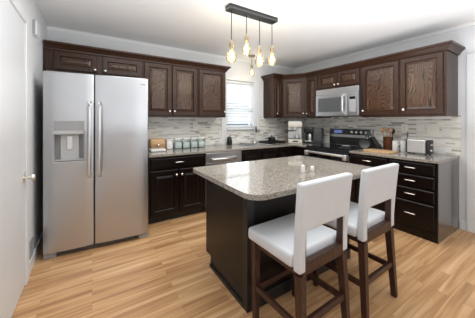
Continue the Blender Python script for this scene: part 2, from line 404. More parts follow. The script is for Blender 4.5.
# right wall: doorway casing, baseboard, door
m = MB().box(XW - 0.022, XW, D1, D1 + 0.085, 0, DZ + 0.085, 0.004).box(XW - 0.022, XW, D0 - 0.085, D0, 0, DZ + 0.085, 0.004).box(XW - 0.022, XW, D0, D1, DZ, DZ + 0.085, 0.004)
m.box(XW, XW + 0.1, D1 - 0.012, D1, 0, DZ).box(XW, XW + 0.1, D0, D0 + 0.012, 0, DZ)
struct('trim_3', m, 'trim')
struct('door_2', MB().box(XW + 0.05, XW + 0.09, D0 + 0.014, D1 - 0.014, 0.008, DZ - 0.004, 0.003), 'doorp')
MB().box(XW - 0.001, XW + 0.003, D1 - 0.0135, D1 - 0.0125, 1.10, 1.18).build('strike_plate', 'nickel', bpy.data.objects['door_2'])
struct('baseboard_right', MB().box(XW - 0.014, XW, D1 + 0.086, 0.912, 0, 0.105, 0.004).box(XW - 0.014, XW, YR, D0 - 0.086, 0, 0.105, 0.004), 'trim')
# window on the back wall
cz = 0.095
m = MB().box(W0 - 0.105, W0, YW - 0.02, YW, CT, WZ1 + 0.07, 0.003).box(W1, W1 + 0.10, YW - 0.02, YW, WZ0 - 0.03, WZ1 + 0.07, 0.003)
m.box(W0, W1, YW - 0.02, YW, WZ1, WZ1 + 0.07, 0.003)
m.box(W0, W1 + 0.10, YW - 0.05, YW, WZ0 - 0.032, WZ0 - 0.001, 0.004)
for a in ((W0, W0 + 0.012), (W1 - 0.012, W1)): m.box(a[0], a[1], YW, YW + 0.13, WZ0, WZ1)
struct('trim_4', m, 'trim')
zm = 1.50
m = MB().cells([W0 + 0.012, W0 + 0.05, W1 - 0.05, W1 - 0.012], [YW + 0.085, YW + 0.125], [WZ0, WZ0 + 0.05, zm - 0.025, zm + 0.025, WZ1 - 0.05, WZ1], lambda i, j, k: not (i == 1 and k in (1, 3)))
win = struct('window_1', m, 'trim')
MB().box(W0 + 0.05, W1 - 0.05, YW + 0.10, YW + 0.105, WZ0 + 0.05, zm - 0.025).build('pane', 'pane', win)
MB().box(W0 + 0.05, W1 - 0.05, YW + 0.10, YW + 0.105, zm + 0.025, WZ1 - 0.05).build('pane', 'pane', win)
bl = thing('venetian_blind', 'white horizontal slat blind lowered over the window above the sink', 'window blind', ((W0 + W1) / 2, YW + 0.035, WZ0 + 0.01))
hw = (W1 - W0) / 2 - 0.016; HB = WZ1 - WZ0 - 0.012
MB().box(-hw, hw, -0.025, 0.025, HB - 0.045, HB, 0.003).build('head_rail', 'trim', bl)
m = MB(); z = HB - 0.065; k = 0
while z > 0.045:
    a = R(54) if z > 0.07 else R(15)
    if abs(z - (1.475 - WZ0)) < 0.022: a = R(33)
    r_ = bmesh.ops.create_cube(m.bm, size=1, matrix=Matrix.Translation((0, 0, z)) @ Matrix.Rotation(a, 4, 'X') @ Matrix.Diagonal((2 * hw - 0.006, 0.05, 0.003, 1)))
    z -= 0.047
m.build('slats', 'slat', bl)
MB().box(-hw, hw, -0.022, 0.022, 0.004, 0.026, 0.003).build('bottom_rail', 'trim', bl)
m = MB()
for x in (-0.2, 0.2): m.tube([(x, -0.027, HB - 0.04), (x, -0.027, 0.02)], 0.0012, 5)
m.build('ladder_cord', 'trim', bl)

struct('ground', MB().box(-4, 16, YW + 0.16, 14, -0.35, -0.3), plain('lawn', (0.10, 0.16, 0.06), 0.9, noise=0.3, scale=3))
struct('wall_neighbour', MB().box(1.0, 14, 11, 11.2, -0.3, 2.4), plain('blue_grey_siding', (0.16, 0.20, 0.27), 0.7, noise=0.1, scale=2, stretch=(1, 1, 12)))

# mosaic splashbacks
T = 0.008
m = MB().box(0.5, W0 - 0.106, YW - T, YW, CT + 0.001, UB + 0.02).box(W0 + 0.001, W1 + 0.10, YW - T, YW, CT + 0.001, WZ0 - 0.034).box(W1 + 0.101, XW - T, YW - T, YW, CT + 0.001, UB + 0.02)
struct('trim_5', m, 'mosx')
struct('trim_6', MB().box(XW - T, XW, 0.90, YW - T, CT + 0.001, UB + 0.02), 'mosy')

# ------------------------------------------------------------------ cabinets
def knob(parent, x, z, y=-0.021):
    return MB().lathe([(0.006, 0), (0.005, 0.012), (0.013, 0.018), (0.015, 0.024), (0.009, 0.030), (0, 0.031)], (x, y, z), 14, Matrix.Rotation(R(90), 4, 'X')).build('knob', 'nickel', parent, smooth=50)
def pull(parent, x, z, y=-0.021, w_=0.10):
    m = MB().tube([(x - w_ / 2, y, z), (x - w_ / 2, y - 0.02, z), (x - w_ / 2 + 0.012, y - 0.026, z), (x + w_ / 2 - 0.012, y - 0.026, z), (x + w_ / 2, y - 0.02, z), (x + w_ / 2, y, z)], 0.0065, 8)
    return m.build('handle', 'nickel', parent, smooth=50)
def door(parent, x0, x1, z0, z1, mat, pmat, kn=None, fr=0.058, name='door'):
    d = MB().loops(x0, x1, z0, z1, [(0, 0), (0, -0.015), (0.005, -0.020), (fr - 0.006, -0.020), (fr - 0.002, -0.016), (fr, -0.003)]).build(name, mat, parent)
    MB().loops(x0 + fr, x1 - fr, z0 + fr, z1 - fr, [(0, -0.0025), (0.007, -0.003), (0.009, -0.008), (0.036, -0.018)]).build('panel', pmat, d)
    if kn: knob(d, *kn)
    return d
def drawer(parent, x0, x1, z0, z1, mat, hw_=0.10):
    d = MB().loops(x0, x1, z0, z1, [(0, 0), (0, -0.013), (0.008, -0.020)]).build('drawer', mat, parent)
    pull(d, (x0 + x1) / 2, (z0 + z1) / 2 + 0.005, w_=hw_)
    return d
def wall_cab(name, label, x_or, y_or, rz, w_, d_, z0, z1, doors, group=None):
    """origin: left end of the cabinet front; local x to the right, y into the wall"""
    t = thing(name, label, 'cabinet', (x_or, y_or, z0), rz, group)
    MB().box(0.0005, w_ - 0.0005, 0, d_, 0, z1 - z0, 0.002).build('carcass', 'upper', t)
    for (a, b, c, e, k) in doors:
        door(t, a, b, c - z0, e - z0, 'upper', 'upper2', (k[0], k[1] - z0) if k else None, fr=min(0.058, (b - a) * 0.3, (e - c) * 0.3))
    return t
DU = 0.322
G = 'stained oak wall cabinets'
wall_cab('wall_cabinet', 'low wide wall cabinet with two doors above the refrigerator', XL + 0.012, YU, 0, 1.018, DU, 1.845, UT,
         [(0.085, 0.498, 1.875, 2.083, (0.475, 1.905)), (0.555, 0.995, 1.875, 2.083, (0.58, 1.905))], G)
wall_cab('wall_cabinet', 'tall two-door wall cabinet directly right of the refrigerator', 0.576, YU, 0, 0.776, DU, UB, UT,
         [(0.016, 0.372, 1.375, 2.083, (0.345, 1.43)), (0.388, 0.760, 1.375, 2.083, (0.415, 1.43))], G)
wall_cab('wall_cabinet', 'single-door wall cabinet at the left edge of the window', 1.355, YU, 0, 0.482, DU, UB, UT,
         [(0.016, 0.466, 1.375, 2.083, (0.448, 1.44))], G)
x274, x283 = 2.875, 3.085
wall_cab('wall_cabinet', 'narrow single-door wall cabinet at the right edge of the window', x274, YU, 0, x283 - x274 - 0.001, DU, UB, UT,
         [(0.014, 0.196, 1.375, 2.083, (0.05, 1.43))], G)
# angled corner cabinet
yd = 2.915
t = thing('corner_wall_cabinet', 'angled single-door wall cabinet filling the corner above the coffee machines', 'cabinet', (x283, YU, UB), 0, G)
dx, dy = XU - x283, yd - YU; dl = math.hypot(dx, dy); ang = math.atan2(dy, dx)
MB().prism([(0.001, 0), (dx, dy + 0.001), (XW - T - x283 - 0.002, dy + 0.001), (XW - T - x283 - 0.002, DU - 0.01), (0.001, DU - 0.01)], 0, UT - UB, 0.002).build('carcass', 'upper', t)
e_ = door(t, 0.026, dl - 0.03, 0.022, 0.73, 'upper', 'upper2', (dl - 0.06, 0.08)); e_.rotation_euler = (0, 0, ang)
DR = XW - XU - T - 0.002
wall_cab('wall_cabinet', 'very narrow wall cabinet squeezed between the corner cabinet and the microwave', XU, yd - 0.001, R(-90), yd - 2.664 - 0.002, DR, UB, UT,
         [(0.016, 0.235, 1.375, 2.083, (0.03, 1.43))], G)
wall_cab('wall_cabinet', 'short two-door wall cabinet above the microwave', XU, 2.663, R(-90), 0.764, DR, 1.825, UT,
         [(0.016, 0.374, 1.85, 2.083, (0.35, 1.885)), (0.39, 0.748, 1.85, 2.083, (0.414, 1.885))], G)
wall_cab('wall_cabinet', 'large two-door wall cabinet above the toaster at the end of the right run', XU, 1.897, R(-90), 1.897 - 0.925, DR, UB, UT,
         [(0.018, 0.500, 1.375, 2.083, (0.045, 1.44)), (0.518, 0.945, 1.375, 2.083, (0.56, 1.44))], G)
crown = [(0.001, 2.088), (0.012, 2.09), (0.018, 2.108), (0.028, 2.12), (0.046, 2.143), (0.058, 2.15), (0.062, 2.156), (0.062, 2.174), (0.001, 2.174)]
# paths run so that the right-hand side faces the room
o = sweep([(XL + 0.012, YU), (1.838, YU), (1.838, YW - 0.002)], crown).build('crown_moulding', 'upper')
tag(o, 'dark crown moulding along the cabinet tops from the refrigerator to the window', 'moulding', 'cabinet crown mouldings')
o = sweep([(x274, YW - 0.002), (x274, YU), (x283, YU), (XU, yd), (XU, 0.924), (XW - 0.003, 0.924)], crown).build('crown_moulding', 'upper')
tag(o, 'dark crown moulding along the cabinet tops from the corner to the right wall end', 'moulding', 'cabinet crown mouldings')

# base cabinets
BH = CT - CTH - 0.001
def base_cab(name, label, x_or, y_or, rz, w_, d_, drawers=(), doors=(), toe=0.06, hollow=False):
    t = thing(name, label, 'cabinet', (x_or, y_or, 0), rz, 'dark base cabinets')
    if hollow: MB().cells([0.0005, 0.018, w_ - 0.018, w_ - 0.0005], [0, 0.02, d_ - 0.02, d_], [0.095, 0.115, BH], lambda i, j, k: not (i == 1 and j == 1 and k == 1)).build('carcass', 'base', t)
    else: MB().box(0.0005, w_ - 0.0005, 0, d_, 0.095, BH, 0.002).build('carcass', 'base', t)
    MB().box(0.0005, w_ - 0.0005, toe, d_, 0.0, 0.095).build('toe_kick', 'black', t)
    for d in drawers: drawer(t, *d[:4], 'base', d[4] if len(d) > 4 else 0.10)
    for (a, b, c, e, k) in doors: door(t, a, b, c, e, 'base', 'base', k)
    return t
DA = YW - YB - 0.012; DB = XW - XB - 0.012
base_cab('base_cabinet', 'dark base cabinet with one drawer over two doors between refrigerator and dishwasher', 0.586, YB, 0, 0.752, DA,
         [(0.02, 0.732, 0.695, 0.82, 0.11)], [(0.02, 0.367, 0.115, 0.665, (0.340, 0.60)), (0.385, 0.732, 0.115, 0.665, (0.412, 0.60))])
base_cab('base_cabinet', 'dark sink base cabinet with two doors under the window behind the island', 1.945, YB, 0, 0.78, DA,
         [], [(0.02, 0.38, 0.115, 0.81, (0.355, 0.60)), (0.40, 0.76, 0.115, 0.81, (0.425, 0.60))], hollow=True)
# corner base
t = thing('corner_base_cabinet', 'dark corner base cabinet under the coffee machines left of the range', 'cabinet', (2.726, YB, 0), 0, 'dark base cabinets')
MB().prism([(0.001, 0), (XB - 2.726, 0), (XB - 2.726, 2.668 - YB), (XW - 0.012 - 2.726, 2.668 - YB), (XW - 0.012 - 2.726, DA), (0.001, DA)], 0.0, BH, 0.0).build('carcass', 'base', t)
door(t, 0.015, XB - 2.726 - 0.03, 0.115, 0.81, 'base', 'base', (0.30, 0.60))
base_cab('base_cabinet', 'dark base cabinet with one drawer over a door just right of the range', XB, 1.896, R(-90), 0.497, DB,
         [(0.02, 0.477, 0.71, 0.825)], [(0.02, 0.477, 0.115, 0.685, (0.05, 0.62))])
t = base_cab('drawer_cabinet', 'dark four-drawer base cabinet at the end of the right run under the toaster', XB, 1.398, R(-90), 0.476, DB,
         [(0.018, 0.452, 0.705, 0.825), (0.018, 0.452, 0.555, 0.685), (0.018, 0.452, 0.405, 0.535), (0.018, 0.452, 0.115, 0.385)], [])
e_ = MB().box(0.4765, 0.482, -0.001, DB, 0.0, BH, 0.001).build('end_panel', 'endg', t)
for c in t.children:
    if c.name.startswith('toe_kick'): c.data = c.data
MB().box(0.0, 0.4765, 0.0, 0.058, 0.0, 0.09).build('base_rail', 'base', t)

# ------------------------------------------------------------------ countertops
def slab_poly(mb, poly): mb.prism(poly, CT - CTH, CT, 0.005)
# L-shaped slab with a sink cut-out, assembled from strips in one mesh
SX0, SX1, SY0, SY1 = 2.07, 2.64, 3.06, 3.44
fx, fy = XB - 0.026, YB - 0.029
xs = [0.586, SX0, SX1, fx, XW - 0.009]; ys = [2.667, fy, SY0, SY1, YW - 0.009]
m = MB().cells(xs, ys, [CT - CTH, CT], lambda i, j, k: (j >= 1 or i == 3) and not (i == 1 and j == 2))
o = m.build('countertop', 'granite', bevel=0.004); tag(o, 'L-shaped speckled granite countertop running under the window into the corner', 'countertop')
o = MB().box(fx, XW - 0.009, 0.912, 1.897, CT - CTH, CT).build('countertop', 'granite', bevel=0.004)
tag(o, 'straight speckled granite countertop right of the range holding the toaster', 'countertop')
# sink
t = thing('sink', 'stainless kitchen sink set into the countertop under the window', 'sink', ((SX0 + SX1) / 2, (SY0 + SY1) / 2, CT - 0.2))
hx, hy = (SX1 - SX0) / 2, (SY1 - SY0) / 2
m = MB().cells([-hx + 0.002, -hx + 0.015, hx - 0.015, hx - 0.002], [-hy + 0.002, -hy + 0.015, hy - 0.015, hy - 0.002], [0.03, 0.04, 0.2], lambda i, j, k: not (i == 1 and j == 1 and k == 1))
m.build('basin', 'steelh', t)
m = MB().cells([-hx - 0.015, -hx + 0.014, hx - 0.014, hx + 0.015], [-hy - 0.015, -hy + 0.014, hy - 0.014, hy + 0.015], [0.2005, 0.206], lambda i, j, k: not (i == 1 and j == 1))
m.build('rim', 'steelh', t, bevel=0.002)

# ------------------------------------------------------------------ refrigerator
fr = thing('refrigerator', 'large stainless side-by-side refrigerator with water dispenser against the left wall', 'refrigerator', (0.071, 2.730, 0), R(-4))
FW, FZ0, FZ1 = 0.459, 0.055, 1.765
MB().box(-FW + 0.004, FW - 0.004, 0.078, 0.70, 0.03, 1.74, 0.004).build('body', 'dgrey', fr)
def bulge(mb, x0, x1, amp):
    for v in mb.bm.verts:
        if v.co.y < 0.02:
            tt = (v.co.x - x0) / (x1 - x0)
            v.co.y -= amp * (1 - (2 * tt - 1) ** 4)
def lin(a, b, n): return [a + (b - a) * i / n for i in range(n + 1)]
lx0, lx1, rx0, rx1 = -FW, -0.054, -0.048, FW
dxa, dxb, dza, dzb, dzc = -0.375, -0.137, 0.91, 1.195, 1.297
xs = lin(lx0, dxa, 4) + lin(dxa, dxb, 4)[1:] + lin(dxb, lx1, 4)[1:]
m = MB().cells(xs, [0.0, 0.055, 0.07], [FZ0, dza, dzb, FZ1], lambda i, j, k: not (4 <= i < 8 and k == 1 and j == 0))
bulge(m, lx0, lx1, 0.016)
dl_ = m.build('door', 'steel', fr, smooth=35, bevel=0.008); tag(dl_, 'narrow left freezer door with dispenser', None)
m = MB().cells(lin(rx0, rx1, 14), [0.0, 0.07], [FZ0, FZ1], lambda i, j, k: True); bulge(m, rx0, rx1, 0.016)
dr_ = m.build('door', 'steel', fr, smooth=35, bevel=0.008); tag(dr_, 'wider right refrigerator door', None)
for dd, x in ((dl_, -0.086), (dr_, -0.002)):
    pts = [(x, -0.008, 0.745), (x, -0.050, 0.75), (x, -0.062, 0.79), (x, -0.068, 0.95), (x, -0.070, 1.12), (x, -0.068, 1.29), (x, -0.062, 1.44), (x, -0.050, 1.48), (x, -0.008, 1.485)]
    MB().tube(pts, [0.014] + [0.0145] * 7 + [0.014], 12).build('handle', 'steelh', dd, smooth=60)
# dispenser
yb = -0.016
m = MB().box(dxa + 0.004, dxb - 0.004, 0.048, 0.053, dza + 0.004, dzb - 0.004)
m.box(dxa + 0.001, dxa + 0.006, -0.012, 0.05, dza + 0.002, dzb - 0.002).box(dxb - 0.006, dxb - 0.001, -0.012, 0.05, dza + 0.002, dzb - 0.002).box(dxa + 0.006, dxb - 0.006, -0.012, 0.05, dza + 0.002, dza + 0.008)
m.build('dispenser_recess', 'mgrey', dl_)
MB().box(dxa, dxb, -0.021, -0.012, dzb + 0.01, dzc, 0.002).build('control_panel', 'mgrey', dl_)
MB().box(dxa, dxb, -0.026, 0.05, dzb - 0.025, dzb + 0.01, 0.003).build('dispenser_ledge', 'lgrey', dl_)
m = MB().box(dxa + 0.045, dxb - 0.045, 0.02, 0.047, dza + 0.01, dzb - 0.027, 0.004)
m.build('dispenser_chute', 'lgrey', dl_)
MB().box(-0.278, -0.234, 0.008, 0.019, 1.02, 1.15, 0.004).build('paddle', 'satin', dl_)
MB().box(dxa + 0.004, dxb - 0.004, -0.018, 0.045, dza + 0.008, dza + 0.016, 0.002).build('drip_tray', 'lgrey', dl_)
MB().box(0.36, 0.425, -0.0125, -0.008, 1.69, 1.705, 0.001).build('badge', 'mgrey', dr_)
m = MB().box(-FW + 0.10, FW - 0.10, 0.02, 0.07, 0.012, 0.052, 0.003); m.build('toe_grille', 'dgrey', fr)
for s in (-1, 1): MB().box(min(s * FW, s * (FW - 0.098)), max(s * FW, s * (FW - 0.098)), 0.012, 0.09, 0.0, 0.05, 0.006).build('foot_cover', 'mgrey', fr)
for s in (-1, 1): MB().box(s * 0.40 - 0.04, s * 0.40 + 0.04, 0.02, 0.11, 1.756, 1.772, 0.004).build('hinge_cover', 'mgrey', fr)

# ------------------------------------------------------------------ dishwasher
t = thing('dishwasher', 'stainless dishwasher built in left of the sink', 'dishwasher', (1.641, YB, 0))
hwd = 0.298
MB().box(-hwd, hwd, 0.01, 0.57, 0.09, BH - 0.002).build('tub', 'dgrey', t)
d = MB().box(-hwd, hwd, -0.022, 0.009, 0.10, 0.70, 0.004).build('door', 'steel', t)
p = MB().box(-hwd, hwd, -0.026, 0.009, 0.705, BH - 0.004, 0.006).build('control_panel', 'steel', t)
m = MB().tube([(-0.2, -0.022, 0.755), (-0.19, -0.06, 0.752), (0.0, -0.068, 0.750), (0.19, -0.06, 0.752), (0.2, -0.022, 0.755)], 0.013, 10)
m.build('handle', 'steelh', p, smooth=60)
MB().box(-hwd, hwd, 0.04, 0.06, 0.0, 0.09).build('kick_plate', 'black', t)

# ------------------------------------------------------------------ range (local x runs towards the camera along the wall)
rg = thing('range', 'stainless electric range with black glass cooktop below the microwave', 'stove', (XB, 2.281, 0), R(-90))
rw = 0.379; rd = XW - XB - 0.012
MB().box(-rw, rw, 0.02, rd, 0.05, 0.868, 0.003).build('body', 'dgrey', rg)
d = MB().box(-rw, rw, -0.03, 0.019, 0.24, 0.80, 0.006).build('oven_door', 'steel', rg)
MB().box(-0.27, 0.27, -0.034, -0.029, 0.33, 0.66, 0.002).build('oven_window', 'bglass', d)
MB().box(-rw + 0.004, rw - 0.004, -0.0335, -0.0295, 0.685, 0.79, 0.001).build('door_top_trim', 'bglass', d)
m = MB().box(-0.372, -0.315, -0.085, -0.031, 0.735, 0.812, 0.008).box(0.315, 0.372, -0.085, -0.031, 0.735, 0.812, 0.008)
m.box(-0.314, 0.314, -0.085, -0.055, 0.775, 0.81, 0.010)
m.build('oven_handle', 'satin', d, smooth=50)
MB().box(-rw, rw, -0.025, 0.019, 0.06, 0.23, 0.006).build('storage_drawer', 'steel', rg)
MB().box(-rw, rw, -0.022, 0.019, 0.805, 0.866, 0.004).build('front_rail', 'bplas', rg)
MB().box(-rw, rw, -0.025, rd - 0.075, 0.869, 0.887, 0.004).build('cooktop', 'bglass', rg)
for (x, y, q) in ((-0.2, 0.15, 0.10), (0.2, 0.15, 0.08), (-0.2, 0.42, 0.08), (0.2, 0.42, 0.10)):
    m = MB(); n = 40
    a = [m.bm.verts.new((x + q * math.cos(2 * math.pi * i / n), y + q * math.sin(2 * math.pi * i / n), 0.8875)) for i in range(n)]
    b = [m.bm.verts.new((x + (q - 0.004) * math.cos(2 * math.pi * i / n), y + (q - 0.004) * math.sin(2 * math.pi * i / n), 0.8875)) for i in range(n)]
    for i in range(n): m.bm.faces.new((a[i], a[(i + 1) % n], b[(i + 1) % n], b[i]))
    m.build('burner_ring', 'mgrey', rg)
bgd = MB().box(-rw, rw, rd - 0.07, rd, 0.869, 1.175, 0.008).build('backguard', 'steel', rg)
MB().box(-rw + 0.025, rw - 0.025, rd - 0.076, rd - 0.069, 1.065, 1.158, 0.002).build('control_panel', 'bglass', bgd)
MB().box(-rw + 0.015, rw - 0.015, rd - 0.074, rd - 0.069, 0.89, 1.02, 0.002).build('lower_panel', 'bplas', bgd)
MB().box(-0.27, -0.12, rd - 0.078, rd - 0.0755, 1.085, 1.138).build('display', 'display', bgd)
for x in (0.06, 0.14, 0.22, 0.30):
    MB().lathe([(0.022, 0), (0.020, 0.018), (0.012, 0.022), (0, 0.022)], (x, rd - 0.076, 1.11), 16, Matrix.Rotation(R(90), 4, 'X')).build('knob', 'lgrey', bgd, smooth=40)
# spoon rest on the cooktop
o = MB().lathe([(0, 0), (0.045, 0), (0.06, 0.012), (0.055, 0.013), (0.04, 0.004), (0, 0.004)], (3.42, 2.18, 0.8885), 20).build('spoon_rest', 'lgrey', smooth=40)
tag(o, 'small pale grey dish resting on the black cooktop', 'dish')

# ------------------------------------------------------------------ microwave
mw = thing('microwave', 'stainless over-the-range microwave mounted under the short wall cabinet', 'microwave', (XU - 0.05, 2.281, 1.375), R(-90))
MB().box(-rw, rw, 0.03, XW - XU + 0.04, 0.0, 0.447, 0.004).build('body', 'dgrey', mw)
MB().box(-rw, rw, -0.004, 0.029, 0.355, 0.447, 0.005).build('vent_strip', 'steel', mw)
d = MB().box(-rw, 0.195, -0.012, 0.029, 0.0, 0.352, 0.006).build('door', 'steel', mw)
MB().box(-0.325, 0.100, -0.016, -0.0115, 0.07, 0.300, 0.003).build('window', 'mwglass', d)
m = MB().tube([(0.148, -0.01, 0.03), (0.148, -0.045, 0.05), (0.150, -0.055, 0.11), (0.152, -0.058, 0.175), (0.150, -0.055, 0.24), (0.148, -0.045, 0.31), (0.148, -0.01, 0.33)], 0.015, 10)
m.build('handle', 'steelh', d, smooth=60)
c_ = MB().box(0.198, rw, -0.012, 0.029, 0.0, 0.352, 0.006).build('control_panel', 'steel', mw)
MB().box(0.235, 0.345, -0.015, -0.0115, 0.06, 0.30, 0.002).build('keypad', 'mgrey', c_)
MB().box(0.245, 0.335, -0.017, -0.0145, 0.25, 0.29, 0.001).build('display', 'bglass', c_)
MB().box(-rw + 0.05, rw - 0.05, 0.06, 0.30, -0.008, -0.0005).build('grease_filter', 'dgrey', mw)

# ------------------------------------------------------------------ island
IZ = 0.870
t = thing('kitchen_island', 'dark espresso kitchen island base standing on the wood floor', 'kitchen island', (1.475, 1.615, 0))
ix0, ix1, iy0, iy1 = 0.89 - 1.475, 2.07 - 1.475, 1.28 - 1.615, 1.948 - 1.615
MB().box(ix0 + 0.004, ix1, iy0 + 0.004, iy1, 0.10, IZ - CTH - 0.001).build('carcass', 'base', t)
MB().box(ix0 + 0.004, ix1, iy0 + 0.004, iy1 - 0.085, 0.0, 0.10).build('toe_kick', 'black', t)
MB().box(ix0, ix0 + 0.004, iy0 + 0.055, iy1 + 0.001, 0.10, IZ - CTH - 0.001).build('side_panel', 'endp', t)
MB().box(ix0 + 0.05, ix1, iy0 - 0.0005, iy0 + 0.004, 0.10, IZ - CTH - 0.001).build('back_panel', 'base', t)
MB().box(ix0 - 0.006, ix0 + 0.05, iy0 - 0.006, iy0 + 0.05, 0.0, IZ - CTH - 0.001, 0.003).build('corner_post', 'black', t)
m = MB().box(ix0 - 0.008, ix0 + 0.004, iy0 + 0.05, iy1 - 0.085, 0, 0.03, 0.003).box(ix0 + 0.05, ix1, iy0 - 0.012, iy0 + 0.004, 0, 0.09, 0.004)
m.build('base_moulding', 'black', t)
def rrect(x0, x1, y0, y1, rs, n=8):
    P = []
    for (cx, cy, a0, r) in ((x1 - rs[0], y1 - rs[0], 0, rs[0]), (x0 + rs[1], y1 - rs[1], 90, rs[1]), (x0 + rs[2], y0 + rs[2], 180, rs[2]), (x1 - rs[3], y0 + rs[3], 270, rs[3])):
        for i in range(n + 1):
            a = R(a0 + 90 * i / n); P.append((cx + r * math.cos(a), cy + r * math.sin(a)))
    return P
o = MB().prism(rrect(0.765, 2.205, 1.04, 2.0, (0.10, 0.05, 0.11, 0.11), 10), IZ - CTH, IZ, 0.006).build('island_countertop', 'granite', smooth=40)
tag(o, 'polished speckled granite slab with rounded corners on the kitchen island', 'countertop')

# ------------------------------------------------------------------ bar stools
def make_stool():
    t = thing('bar_stool', None, 'stool', (0, 0, 0))
    MB().box(-0.226, 0.222, -0.165, 0.222, 0.525, 0.604, 0.022, 4).build('seat', 'leather', t, smooth=60)
    # upholstered back: two covered posts and a panel with an open gap below it
    zs = [0.515, 0.60, 0.730] + lin(0.730, 0.985, 4)[1:]
    m = MB().cells([-0.218, -0.168, -0.08, 0.0, 0.08, 0.168, 0.218], [-0.212, -0.163], zs, lambda i, j, k: i in (0, 5) or k >= 2)
    for v in m.bm.verts:
        q = max(0, (v.co.z - 0.60) / 0.37)
        v.co.y -= 0.030 * q ** 1.3; v.co.x *= 1 + 0.03 * q
    m.build('backrest', 'leather', t, smooth=40, bevel=0.012)
    for s in (-1, 1):
        MB().tbox((s * 0.186, 0.180, 0.0), (s * 0.186, 0.180, 0.526), (0.032, 0.032), (0.044, 0.044), 0.003).build('leg', 'walnut', t)
        m = MB().tbox((s * 0.205, -0.215, 0.0), (s * 0.186, -0.187, 0.50), (0.034, 0.036), (0.046, 0.046), 0.003)
        m.tbox((s * 0.177, -0.187, 0.495), (s * 0.177, -0.190, 0.727), (0.030, 0.040), (0.030, 0.038), 0.003)
        m.build('leg', 'walnut', t)
    MB().box(-0.165, 0.165, -0.205, -0.172, 0.495, 0.560, 0.003).build('back_rail', 'walnut', t)
    MB().box(-0.165, 0.165, 0.168, 0.192, 0.490, 0.526, 0.002).build('apron', 'walnut', t)
    for s in (-1, 1): MB().box(s * 0.186 - 0.012, s * 0.186 + 0.012, -0.165, 0.160, 0.490, 0.526, 0.002).build('apron', 'walnut', t)
    MB().box(-0.172, 0.172, 0.168, 0.192, 0.195, 0.232, 0.003).build('footrest', 'walnut', t)
    MB().box(-0.180, 0.180, -0.214, -0.190, 0.225, 0.262, 0.003).build('stretcher', 'walnut', t)
    for s in (-1, 1): MB().box(s * 0.190 - 0.011, s * 0.190 + 0.011, -0.190, 0.165, 0.205, 0.240, 0.003).build('stretcher', 'walnut', t)
    return t
st = make_stool()
st.location = (1.094, 1.030, 0); st.rotation_euler = (0, 0, R(2.0))
st['label'] = 'white upholstered bar stool nearest the island corner on the left'; st['group'] = 'white bar stools at the island'
s2 = copy_tree(st); s2.location = (1.684, 1.030, 0); s2.rotation_euler = (0, 0, R(1.5))
s2['label'] = 'white upholstered bar stool on the right, facing the drawer cabinet end'

# ------------------------------------------------------------------ pendants
pt = thing('pendant_light', 'black bar pendant with four amber bulbs above the kitchen island', 'ceiling light', (1.43, 1.97, ZC))
MB().box(-0.30, 0.315, -0.05, 0.05, -0.046, -0.0005, 0.003).build('canopy', 'iron', pt)
MB().lathe([(0.008, -0.052), (0.008, -0.0465)], (0, 0, 0), 12).build('canopy_screw', 'black', pt)
def bulb(parent, x, y, zs, s=1.0, slim=1.0, power=10):
    """zs: height of the socket's lower end, relative to the parent"""
    MB().tube([(x, y, -0.046), (x + 0.001, y, (zs - 0.046) / 2), (x, y, zs + 0.075)], 0.0045, 6).build('cord', 'cord', parent)
    MB().lathe([(0.018, 0), (0.020, 0.004), (0.020, 0.03), (0.023, 0.034), (0.023, 0.042), (0.018, 0.046), (0.018, 0.062), (0.008, 0.075), (0, 0.076)], (x, y, zs), 18).build('socket', 'brass', parent, smooth=40)
    pr = [(0.0, -0.150), (0.018, -0.147), (0.036, -0.136), (0.049, -0.115), (0.053, -0.092), (0.049, -0.068), (0.038, -0.045), (0.025, -0.024), (0.016, -0.008), (0.014, 0.0)]
    b = MB().lathe([(r * slim * s, z * s) for r, z in pr], (x, y, zs), 24).build('bulb', 'amber', parent, smooth=80)
    MB().lathe([(0, -0.118 * s), (0.012, -0.108 * s), (0.018, -0.088 * s), (0.014, -0.058 * s), (0.006, -0.03 * s), (0, -0.02 * s)], (x, y, zs), 14).build('filament', 'fil', b, smooth=80)
    ld = bpy.data.lights.new('bulb_light', 'POINT'); ld.energy = power; ld.color = (1.0, 0.92, 0.80); ld.shadow_soft_size = 0.03
    lo = bpy.data.objects.new('bulb_light', ld); COL.objects.link(lo); lo.parent = b; lo.location = (x, y, zs - 0.08 * s)
for (x, zb, s, sl) in ((1.173, 1.875, 1.0, 1.0), (1.355, 1.975, 1.0, 0.80), (1.526, 1.880, 1.0, 0.92), (1.702, 1.915, 1.0, 0.95)):
    bulb(pt, x - 1.43, 0, zb + 0.15 * s - ZC, s, sl, 3.2)
pt2 = thing('pendant_light', 'small single-bulb pendant hanging in front of the window', 'ceiling light', (2.37, 3.28, ZC))
MB().lathe([(0.055, -0.022), (0.058, -0.016), (0.058, -0.0005)], (0, 0, 0), 24).build('canopy', 'brass', pt2, smooth=40)
bulb(pt2, 0, 0, -0.235, 0.95, 1.0, 3)

